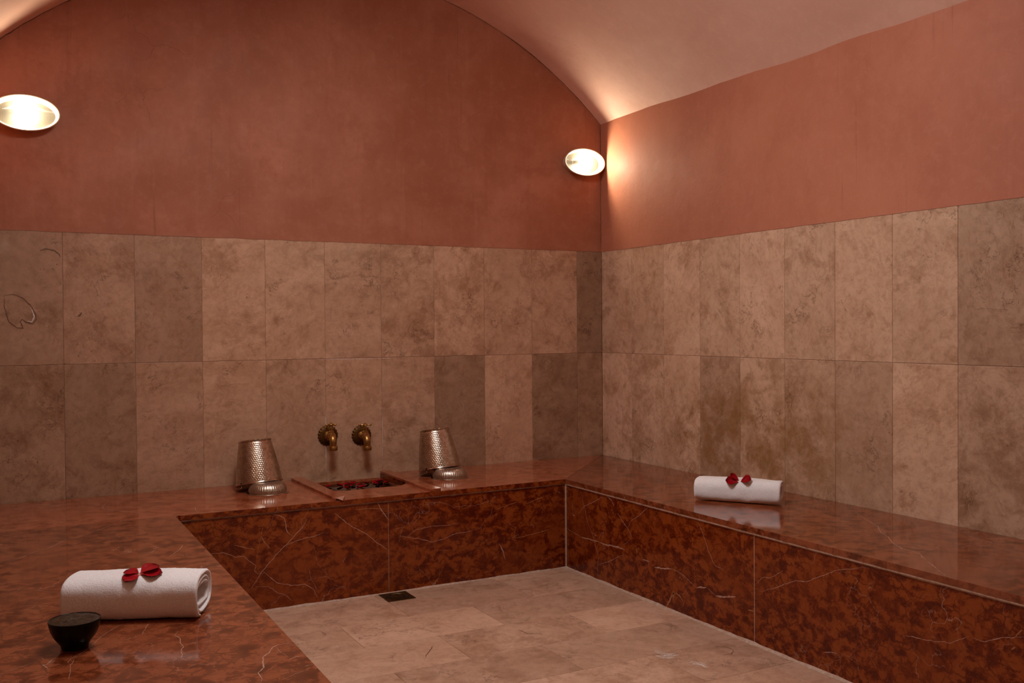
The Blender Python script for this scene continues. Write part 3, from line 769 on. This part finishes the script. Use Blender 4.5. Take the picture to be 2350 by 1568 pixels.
# ------------------------------------------------------------------ taps
def RX(a): return Matrix.Rotation(a, 4, 'X')
OUT = RX(math.radians(90))         # lathe axis z -> -y (out of the end wall)
def tap(x, z, turn, label):
    t = thing('brass_tap', label, 'tap', (x,0,z), group='brass taps over the basin')
    g = G()
    def lob(r, zz, a):
        if r > .0485: r = r + .0050*abs(math.sin(10*a)) - .0022
        return r, zz
    g.lathe([(.0495,.0002),(.0515,.003),(.050,.0065),(.044,.009),(.036,.0115),(.027,.0135),(.0,.0135)], 120, 0, OUT, lob)
    g.build('rosette', M['brassd'], t, sharp=50)
    g = G(); g.lathe([(.0245,.010),(.0245,.017),(.0225,.020),(.0205,.0215),(.0205,.028),(.022,.030),(.022,.034),(.018,.036),(.0,.036)], 32, 0, OUT); g.build('collar', M['brass'], t)
    pts = [(0,-.028,0),(0,-.045,0),(0,-.060,-.0005)]
    for k in range(1, 9):
        a = math.radians(90*k/8); pts.append((0,-.064-.026*math.sin(a),-.0015-.026*(1-math.cos(a))))
    pts += [(0,-.090,-.040),(0,-.090,-.052)]
    rr = [.0165,.0185,.0205]+[.0205-.0028*k/8 for k in range(1,9)]+[.0172,.0172]
    g = G(); g.tube(pts, rr, 28)
    g.add(*ball((0,-.062,.002), .0225, (1,1,.95)))
    sp_ = g.build('spout', M['brass'], t, sharp=50)
    g = G(); g.lathe([(.0172,.004),(.0215,.002),(.0225,-.001),(.0225,-.0165),(.0215,-.0185),(.017,-.0185),(.015,-.014),(.0,-.014)], 32, 0, Matrix.Translation((0,-.090,-.050))); g.build('mouth_ring', M['brass'], sp_)
    g = G(); g.lathe([(.016,.0),(.0155,.012),(.011,.015),(.0085,.018),(.0085,.024),(.011,.026),(.011,.030),(.007,.033),(.0055,.044),(.0,.044)], 24, 0, Matrix.Translation((0,-.058,.012))); st_ = g.build('stem', M['brass'], t)
    g = G(); c = Vector((0,-.058,.0585)); Rz = Matrix.Translation(c) @ Matrix.Rotation(turn, 4, 'Z')
    g.add(*ball((0,0,0), .0098, (1,1,.9)), 0, Rz); g.add(*ball((0,0,.0085), .0058, (1,1,.8)), 0, Rz)
    for k in range(4):
        a = PI/2*k; d = Vector((math.cos(a), math.sin(a), 0))
        g.tube([d*.006, d*.014, d*.021, d*.0245], [.0048,.0033,.0031,.0038], 12, 0, Rz)
        g.add(*ball(d*.0285, .0060, (1,1,.92)), 0, Rz)
    g.build('cross_handle', M['brass'], st_, sharp=60)
    return t
def ball(c, r, sc=(1,1,1), n=20, m=12):
    v = []; f = []
    for i in range(m+1):
        p = PI*i/m
        for k in range(n):
            a = 2*PI*k/n
            v.append((c[0]+r*sc[0]*math.sin(p)*math.cos(a), c[1]+r*sc[1]*math.sin(p)*math.sin(a), c[2]+r*sc[2]*math.cos(p)))
    for i in range(m):
        for k in range(n): f.append((i*n+k,(i+1)*n+k,(i+1)*n+(k+1)%n,i*n+(k+1)%n))
    return v, f
tap(-1.692, BZ+.217, math.radians(28), 'left brass tap of the pair, scalloped rosette, cross handle turned askew')
tap(-1.511, BZ+.207, math.radians(-16), 'right brass tap of the pair, scalloped rosette, cross handle set square to the wall')

# ------------------------------------------------------------------ bowls and buckets
BOWL_H = .053
def make_bowl(loc, rz, label):
    t = thing('silver_bowl', label, 'bowl', loc, (0,0,rz), 'upturned silver bowls on the bench')
    g = G()
    def fl(r, z, a):
        k = max(0, min(1, (z-.005)/.006))*max(0, min(1, (.047-z)/.006))
        return r*(1 + .016*k*abs(math.sin(24*a))), z
    prof = [(.0855,.0035),(.0858,.008),(.0862,.014),(.0855,.020),(.0838,.027),(.080,.034),(.0755,.0405),(.0705,.0455),(.0655,.0488),(.0615,.0505),(.0575,.0512)]
    inner = [(r-.0016, z-.0014) for r, z in prof][::-1]
    g.lathe(prof + [(.0575,.0500)] + inner[1:], 240, 0, None, fl, close=True)
    g.build('fluted_body', M['silver2'], t, sharp=50)
    g = G(); v = []; f = []; nr, ns = 16, 96
    def hh(x, y):
        r = math.hypot(x, y)
        return .0512 + .0006*math.cos(r*340) + .0009*noise.noise((x*190, y*190, 1)) + .0006*noise.noise((x*420, y*420, 6))
    for i in range(nr+1):
        r = .058*i/nr
        for k in range(ns):
            a = 2*PI*k/ns; x, y = r*math.cos(a), r*math.sin(a); v.append((x, y, hh(x, y)))
    for k in range(ns): 
        for i in range(nr): f.append((i*ns+k,(i+1)*ns+k,(i+1)*ns+(k+1)%ns,i*ns+(k+1)%ns))
    g.add(v, f); g.build('chased_base', M['silver2'], t, sharp=80)
    g = G(); g.lathe([(.0845,.0045),(.089,.0030),(.0945,.0018),(.0965,.0004),(.0968,.0018),(.0955,.0034),(.090,.0048),(.0855,.006)], 96, 0, None, None, close=True)
    g.build('rim', M['silver'], t)
    return t
bl = make_bowl((-2.080,-.306,BZ), .3, 'upturned fluted silver bowl under the left bucket')
brr = dup(bl, 'upturned fluted silver bowl under the right bucket', (-1.157,-.330,BZ), (0,0,1.4))

BH = .207
def make_bucket(loc, rot, label):
    t = thing('hammered_bucket', label, 'bucket', loc, rot, 'hammered silver buckets standing upside down')
    g = G(); na, nz = 57*5, 21*5
    R0, R1 = .1085, .0735
    def rad(z):
        s = z/BH; return R0 + (R1-R0)*s + .0025*math.sin(PI*s)
    v = []; f = []
    for j in range(nz+1):
        z = .006 + (BH-.016)*j/nz
        for k in range(na):
            a = 2*PI*k/na
            # hexagonal packing of dimples
            row = (z-.012)/(.0092); ir = round(row)
            best = 9
            for q in (ir-1, ir, ir+1):
                ua = a/(2*PI)*57 + .5*(q % 2)
                du = (ua-round(ua))*2*PI*rad(z)/57; dv = (row-q)*.0092
                best = min(best, math.hypot(du, dv))
            d = max(0, 1-(best/.0054)**2)
            if z < .013 or z > BH-.016: d *= .2
            r = rad(z) + .0011*d
            v.append((r*math.cos(a), r*math.sin(a), z))
    for j in range(nz):
        for k in range(na): f.append((j*na+k, j*na+(k+1)%na, (j+1)*na+(k+1)%na, (j+1)*na+k))
    g.add(v, f)
    g.lathe([(R1-.001,BH-.0100),(R1-.004,BH-.0120),(R1-.006,BH-.008),(0,BH-.007)], 64)
    g.lathe([(R0-.002,.006),(R0*.5+R1*.5-.002,BH*.5),(R1-.003,BH-.014),(0,BH-.014)], 64)
    o = g.build('hammered_body', M['silver'], t, sharp=89, fix=False)
    g = G(); g.lathe([(R1+.0005,BH-.0115),(R1+.0030,BH-.0105),(R1+.0045,BH-.006),(R1+.0040,BH-.001),(R1+.0005,BH),(R1-.004,BH-.0015),(R1-.005,BH-.006),(R1-.003,BH-.010)], 96, 0, None, None, close=True)
    g.build('foot_ring', M['silver'], t)
    g = G(); g.lathe([(R0-.001,.0085),(R0+.0015,.0075),(R0+.0030,.004),(R0+.0022,.0008),(R0-.001,.0),(R0-.0028,.002),(R0-.0026,.006)], 96, 0, None, None, close=True)
    g.build('rim', M['silver'], t)
    for s in (-1, 1):
        g = G(); g.box(s*.1085-.0025, s*.1085+.0025, -.006, .006, -.007, .012)
        e_ = g.build('ear', M['dark'], t, smooth=False, bevel=.001)
    pts = [(-.1095,0,-.003),(-.1115,0,-.010),(-.111,.004,-.0145)]
    for k in range(1, 24):
        a = PI + PI*k/24*-1; pts.append((.111*math.cos(a), .004+.102*math.sin(a)*1.0, -.0145+.010*math.sin(PI*k/24)))
    pts += [(.111,.004,-.0145),(.1115,0,-.010),(.1095,0,-.003)]
    g = G(); g.tube(pts, .0017, 8); g.build('handle', M['silver'], t)
    return t
# each bucket leans with its front edge on the bowl
bk = make_bucket((-2.094,-.207,BZ+.0305), (math.radians(-11.5), math.radians(3.0), math.radians(28.4)), 'hammered silver bucket upside down left of the basin, leaning on a bowl')
bk2 = dup(bk, 'hammered silver bucket upside down right of the basin, leaning on a bowl', (-1.166,-.228,BZ+.0325))

# ------------------------------------------------------------------ towels
def towel(loc, rz, L, a, b, label, seed, turns=2.6, th=.011):
    t = thing('rolled_towel', label, 'towel', loc, (0,0,rz), 'white rolled towels on the benches')
    rnd = random.Random(seed)
    NS = int(turns*56); NL = 80
    def core(s, off):
        """spiral: s in 0..1 from the outside inwards; off 0 outer face, 1 inner face"""
        th_ = -PI*.62 - 2*PI*turns*s
        depth = (turns*s + 0)*(th*1.22) + off*th
        aa = max(.004, a-depth); bb = max(.003, b-depth)
        ex = 2.0/2.8
        c, q = math.cos(th_), math.sin(th_)
        y = aa*math.copysign(abs(c)**ex, c); z = bb*math.copysign(abs(q)**ex, q)
        w = 1 if s > .02 else s/.02
        ig = .35+1.6*s; y += .0050*ig*noise.noise((s*12, seed, off*.2)); z += .0042*ig*noise.noise((s*12, seed+5, off*.2))
        return y, z
    g = G(); v = []; f = []
    ring = [core(i/NS, 0) for i in range(NS+1)] + [core(i/NS, 1) for i in range(NS, -1, -1)]
    # keep the band from closing on itself past the middle
    m = len(ring)
    mids = []
    for i in range(m):
        k = i if i <= NS else 2*NS+1-i
        p, q = core(k/NS, .5); mids.append((p, q, k/NS))
    for j in range(NL+1):
        u = j/NL; x = (u-.5)*L
        endd = min(u, 1-u)*L
        shrink = 1 if endd > .006 else math.sqrt(max(0, 1-((.006-endd)/.006)**2))*.75+.25
        for i in range(m):
            y, z = ring[i]; my, mz, s = mids[i]
            y = my+(y-my)*shrink; z = mz+(z-mz)*shrink
            # the layers do not end quite flush
            xo = x + (.007*noise.noise((s*turns*1.7, seed, 3)) - .006*s)*(1 if u > .5 else -1)*max(0, abs(2*u-1)-.6)*2.5
            wob = .0016*noise.noise((x*22, y*30, seed+z*30)) + .0030*noise.noise((x*7, y*9, seed+3)) + .0011*noise.noise((x*190, y*190, z*190))
            sag = 1 - .03*math.cos(2*PI*u)
            rr = math.hypot(y, z) or 1
            yy = y + y/rr*wob; zz = (z + z/rr*wob)*sag
            zz += b-.005
            if zz < .004: zz = .004*(.25+.75*max(0,zz+.012)/.016) if zz > -.012 else .001
            v.append((xo, yy, zz))
    for j in range(NL):
        for i in range(m):
            q = (i+1) % m; f.append((j*m+i, j*m+q, (j+1)*m+q, (j+1)*m+i))
    for j, rev in ((0, False), (NL, True)):
        for i in range(NS):
            q = (j*m+i, j*m+i+1, j*m+m-2-i, j*m+m-1-i); f.append(q if rev else q[::-1])
    g.add(v, f)
    g.build('roll', M['towel'], t, sharp=180)
    return t
tl = towel((-2.870,-2.057,BZ), math.radians(-25.0), .350, .089, .0625, 'white rolled towel on the left bench, behind the black cup', 1)
tr = towel((-.346,-1.586,BZ), math.radians(-53.5), .366, .072, .0555, 'white rolled towel on the right-hand bench', 2, turns=2.3)

# ------------------------------------------------------------------ petals
def petal(loc, yaw, L, W, cup, curl, label, group, pitch=0, roll=0, seed=0):
    g = G(); nu, nv = 14, 12; v = []; f = []; uv = []
    for i in range(nu+1):
        u = i/nu
        w = W*.5*(max(.09, (math.sin(PI/2*u/.6))**1.25) if u < .6 else max(.05, 1-((u-.6)/.405)**2.4)**.5)
        for k in range(nv+1):
            t = 2*k/nv-1
            x = L*u - .10*L*abs(t)**1.6*(u**3) - .05*L*math.exp(-(t/.25)**2)*u**6
            y = w*t
            z = cup*(t*t)*math.sin(PI*u**.8*.9) + curl*u*u - .3*curl*u + .0022*noise.noise((u*3, t*2, seed)) + .0010*noise.noise((u*7, t*6, seed))
            v.append((x, y, z)); uv.append((u, (t+1)/2))
    for i in range(nu):
        for k in range(nv):
            q = i*(nv+1)+k; f.append((q, q+nv+1, q+nv+2, q+1))
    g.add(v, f)
    o = g.build('rose_petal', M['petal'], None, sharp=180, fix=False)
    ul = o.data.uv_layers.new(name='UVMap')
    for lp in o.data.loops: ul.data[lp.index].uv = uv[lp.vertex_index]
    s = o.modifiers.new('thickness', 'SOLIDIFY'); s.thickness = .0006; s.offset = 0
    o.location = loc; o.rotation_euler = (roll, pitch, yaw)
    return tag(o, label, 'petal', group)
R = math.radians
bpy.context.view_layer.update()
def surface(t):
    v = []; f = []
    for ch in t.children:
        mw = t.matrix_basis @ ch.matrix_basis; o = len(v)
        v += [mw @ p.co for p in ch.data.vertices]; f += [tuple(i+o for i in p.vertices) for p in ch.data.polygons]
    return BVHTree.FromPolygons(v, f)
def lay(bvh, x, y, yaw, L, W, cup, curl, label, group, tilt, seed, up=.0012):
    '''a petal resting on what lies below it'''
    o = petal((0,0,0), 0, L, W, cup, curl, label, group, 0, 0, seed)
    p = bvh.ray_cast(Vector((x, y, 3)), Vector((0,0,-1)))[0]
    e = .012
    q = [bvh.ray_cast(Vector((x+a, y+b, 3)), Vector((0,0,-1)))[0] for a, b in ((e,0),(-e,0),(0,e),(0,-e))]
    n = (q[0]-q[1]).cross(q[2]-q[3]).normalized()
    m = n.to_track_quat('Z', 'Y').to_matrix().to_4x4()
    d = m.inverted() @ Vector((math.cos(yaw), math.sin(yaw), 0)); a = math.atan2(d.y, d.x)
    o.matrix_world = Matrix.Translation(p + n*up) @ m @ Matrix.Rotation(a, 4, 'Z') @ Matrix.Rotation(-tilt, 4, 'Y')
    return o
gl = 'rose petals on the left towel'
bv = surface(tl); PX, PY = -2.872, -2.098
lay(bv, PX-.001, PY-.002, R(208), .048, .050, .005, .001, 'red rose petal on the left towel, pointing left and nearest the edge', gl, R(-3), 1)
lay(bv, PX+.001, PY-.004, R(-18), .058, .060, .007, .003, 'largest red rose petal on the left towel, pointing right', gl, R(0), 2)
lay(bv, PX-.001, PY+.003, R(140), .044, .044, .005, .002, 'dark red rose petal at the back left of the left towel cluster', gl, R(5), 3, .002)
lay(bv, PX+.001, PY+.002, R(24), .056, .054, .007, .004, 'dark red rose petal at the back right of the left towel cluster', gl, R(7), 4, .003)
gr = 'rose petals on the right towel'
bv = surface(tr); PX, PY = -.383, -1.624
lay(bv, PX-.003, PY-.002, R(128), .056, .046, .012, .012, 'curled red rose petal on the right-hand towel, pointing left', gr, R(8), 5)
lay(bv, PX+.006, PY-.006, R(-50), .050, .048, .012, .008, 'broad red rose petal on the right-hand towel, pointing right', gr, R(8), 6)
lay(bv, PX+.004, PY+.004, R(112), .046, .030, .008, .016, 'narrow red rose petal standing up behind the others on the right-hand towel', gr, R(24), 7)
gw = 'rose petals floating in the basin'
mid = [(-1.632,-.070,20),(-1.640,-.094,150),(-1.602,-.066,-60),(-1.582,-.064,70),(-1.579,-.110,10),(-1.630,-.171,200),(-1.608,-.193,-20),(-1.583,-.188,40),(-1.610,-.120,90)]
ml = 'red rose petal in the middle cluster floating on the basin water'
mid_special = {0:'white-edged red rose petal, left tip of the middle cluster on the water', 5:'red rose petal nearest the front of the basin, middle cluster', 7:'pale-tipped red rose petal, right end of the middle cluster on the water'}
for i, (x, y, a) in enumerate(mid):
    petal((x, y, WZ+.0022), R(a), .034+.008*random.random(), .028+.008*random.random(), .006+.004*random.random(), .004+.006*random.random(), mid_special.get(i, ml), gw, R(-4), 0, 20+i)
rgt = [(-1.499,-.084,180),(-1.482,-.085,30),(-1.452,-.060,-30),(-1.459,-.130,200),(-1.436,-.120,20),(-1.430,-.064,80)]
rs = {0:'white-edged red rose petal, left tip of the right cluster on the water', 3:'red rose petal lowest in the right cluster on the basin water'}
for i, (x, y, a) in enumerate(rgt):
    petal((x, y, WZ+.0022), R(a), .032+.008*random.random(), .027+.008*random.random(), .006+.004*random.random(), .004+.006*random.random(), rs.get(i, 'red rose petal in the right cluster floating on the basin water'), gw, R(-4), 0, 40+i)
for x, y, a, l in ((-1.735,-.045,160,'dark red rose petal afloat by the left basin side, the farther of two'), (-1.732,-.076,10,'red rose petal afloat by the left basin side, the nearer of two')):
    petal((x, y, WZ+.0022), R(a), .036, .030, .005, .005, l, gw, R(-3), 0, 60+a)

# ------------------------------------------------------------------ black cup with paste
cl = Vector((-3.043,-2.275,BZ))
cup = thing('black_cup', 'small black glazed cup holding dark paste, in front of the left towel', 'cup', cl)
g = G(); g.lathe([(0,.0015),(.026,.0),(.0300,.001),(.0305,.004),(.0325,.010),(.040,.020),(.0485,.032),(.0545,.046),(.0580,.060),(.0592,.067),(.0585,.0695),(.0568,.0690),(.0555,.062),(.051,.046),(.045,.034),(.034,.020),(.0,.014)], 72)
g.build('bowl', M['cup'], cup, sharp=70)
g = G(); v = []; f = []; nr, ns = 26, 84
for i in range(nr+1):
    r = .0562*i/nr
    for k in range(ns):
        a = 2*PI*k/ns; x, y = r*math.cos(a), r*math.sin(a); e_ = 1-(i/nr)**4
        v.append((x, y, .0035*e_ + e_*(.0035*noise.noise((x*38, y*38, 2)) + .0024*noise.noise((x*85, y*85, 5)) + .0010*noise.noise((x*200, y*200, 8)))))
for i in range(nr):
    for k in range(ns): f.append((i*ns+k,(i+1)*ns+k,(i+1)*ns+(k+1)%ns,i*ns+(k+1)%ns))
o0 = len(v)
v.append((0,0,-.012))
for k in range(ns): f.append((nr*ns+(k+1)%ns, nr*ns+k, o0)[::-1])
g.add(v, f); pa = g.build('soap_paste', M['paste'], None, sharp=180, fix=False); pa.location = cl + Vector((0,0,.0680))
tag(pa, 'glossy dark brown soap paste heaped in the black cup', 'soap')

# ------------------------------------------------------------------ floor drain
dr = thing('floor_drain', 'square metal floor drain at the foot of the end bench', 'drain', (-1.612,-.745,.0))
g = G(); s = .065; N = 48
def sq(k, h):
    a = 2*PI*k/N + PI/4; c, q = math.cos(a), math.sin(a); m_ = max(abs(c), abs(q)); return (h*c/m_, h*q/m_)
v = []; f = []
rings = [[(*sq(k, s), .0004) for k in range(N)], [(*sq(k, s), .0026) for k in range(N)], [(.052*math.cos(2*PI*k/N+PI/4), .052*math.sin(2*PI*k/N+PI/4), .0026) for k in range(N)], [(.050*math.cos(2*PI*k/N+PI/4), .050*math.sin(2*PI*k/N+PI/4), .0006) for k in range(N)]]
for r_ in rings: v += r_
for i in range(3):
    for k in range(N): f.append((i*N+k, i*N+(k+1)%N, (i+1)*N+(k+1)%N, (i+1)*N+k))
g.add(v, f); g.build('frame', M['drain'], dr, sharp=40, fix=False)
g = G(); g.lathe([(.051,.0004),(.051,.0008),(0,.0008)], 48); g.build('well_shade', M['black'], dr, smooth=False)  # flat black disc; shade inside the drain is put into its colour
g = G(); g.lathe([(.0465,.0009),(.0485,.0026),(.0465,.0034),(.0415,.0034),(.0405,.0012)], 48, 0, None, None, close=True)
g.lathe([(.030,.0009),(.0305,.0030),(.0290,.0036),(.0,.0040)], 40)
for k in range(10):
    a = 2*PI*k/10; Mx = Matrix.Rotation(a, 4, 'Z'); g.box(.028,.043,-.0035,.0035,.0009,.0032,0,Mx)
g.build('grate', M['drain'], dr, sharp=40)

# ------------------------------------------------------------------ wall lamps
def oval(g, prof, n=72, mi=0, close=False, a=.139, b=.0805):
    """prof: (inset, distance from wall)"""
    v = []; f = []
    for ins, d in prof:
        for k in range(n):
            t = 2*PI*k/n; v.append(((a-ins)*math.cos(t), -d, max(.0,(b-ins))*math.sin(t)))
    m = len(prof)
    for i in range(m if close else m-1):
        j = (i+1) % m
        for k in range(n): f.append((i*n+k, j*n+k, j*n+(k+1)%n, i*n+(k+1)%n))
    if not close:
        f.append(tuple(range(n))); f.append(tuple((m-1)*n+k for k in range(n))[::-1])
    g.add(v, f, mi)
def make_lamp(loc, rz, label):
    t = thing('wall_lamp', label, 'lamp', loc, (0,0,rz), 'oval bulkhead lamps in the corners')
    g = G(); oval(g, [(.018,.001),(.012,.018),(.005,.040),(.0008,.051),(0,.0545),(.0012,.0575),(.0040,.0590),(.0068,.0575),(.0082,.050),(.012,.030),(.018,.010),(.021,.001)], close=True); g.build('housing', M['housing'], t)
    g = G(); oval(g, [(.0165,.012),(.024,.0075),(.040,.006),(.060,.0055)]); g.build('reflector', M['reflector'], t)
    g = G(); pr = []
    for k in range(13):
        q = k/12*PI/2; pr.append((.0078 + (1-math.cos(q))*.0717, .0560+.0165*math.sin(q)))
    oval(g, pr + [(.0800,.0695)] + [(i_+.0012, d_-.0025) for i_, d_ in pr[:-1][::-1]], close=True)
    g.build('glass_cover', M['lampglass'], t)
    g = G(); g.tube([(-.038,-.033,0),(-.034,-.033,0),(-.026,-.033,0),(.012,-.033,0),(.023,-.033,0),(.030,-.033,0)], [.008,.015,.0205,.0225,.0175,.006], 24); g.build('bulb', M['bulb'], t)
    g = G(); g.tube([(-.060,-.024,0),(-.034,-.032,0)], .012, 20); g.build('lamp_socket', M['reflector'], t)
    return t
LZ = BZ+1.724
la = make_lamp((-.149,-.0025,LZ), 0, 'oval wall lamp high in the right-hand corner of the end wall')
dup(la, 'oval wall lamp at the left edge of the end wall', (-3.062,-.0025,LZ))
dup(la, 'oval wall lamp on the wall behind the camera, right-hand corner', (-.165,YF+.0025,LZ), (0,0,PI))
dup(la, 'oval wall lamp on the wall behind the camera, left-hand corner', (-3.062,YF+.0025,LZ), (0,0,PI))

dup(la, 'oval wall lamp on the left wall, above the left bench', (XL+.0025,-2.25,LZ), (0,0,PI/2))
dup(la, 'oval wall lamp on the right-hand wall, far behind the towel', (-.0025,-4.4,LZ), (0,0,-PI/2))
# added fill lamp, out of view on the vault's left slope, brightens the room
CLA = math.radians(105)
ct = thing('added_fill_lamp', 'round fill lamp added on the vault, unseen above the frame', 'lamp', (CX+(CR+.02)*math.cos(CLA), CLY, CZ+(CR+.02)*math.sin(CLA)), (0, PI/2-CLA, 0))
g = G(); g.lathe([(.400,-.060),(.405,-.066),(.430,-.066),(.438,-.058),(.438,.05),(.400,.05)], 72, close=True); g.build('bezel', M['housing'], ct)
g = G(); g.lathe([(0,-.082),(.12,-.080),(.24,-.074),(.35,-.065),(.399,-.059),(.399,-.050),(0,-.050)], 72); g.build('fill_glow_disc', M['fill_glow'], ct)

# ------------------------------------------------------------------ world, camera, view
w = bpy.data.worlds.new('World'); SC.world = w; w.use_nodes = True
w.node_tree.nodes['Background'].inputs[0].default_value = (0,0,0,1); w.node_tree.nodes['Background'].inputs[1].default_value = 0
cd = bpy.data.cameras.new('camera'); cam = bpy.data.objects.new('camera', cd); COL.objects.link(cam)
cam.location = (-3.2139, -4.8195, .7637+BZ)
cam.rotation_euler = (1.5564, .0073, -.4953)
cd.sensor_width = 36; cd.lens = 2219.19/2350*36; cd.clip_start = .01
SC.camera = cam
SC.view_settings.view_transform = 'Standard'; SC.view_settings.look = 'None'; SC.view_settings.gamma = 1
SC.view_settings.exposure = 0.0
SC.view_settings.use_curve_mapping = False
SC.cycles.max_bounces = 10; SC.cycles.diffuse_bounces = 6; SC.cycles.glossy_bounces = 5; SC.cycles.transmission_bounces = 6; SC.cycles.transparent_max_bounces = 12
SC.cycles.sample_clamp_indirect = 6
SC.cycles.caustics_reflective = False; SC.cycles.caustics_refractive = False
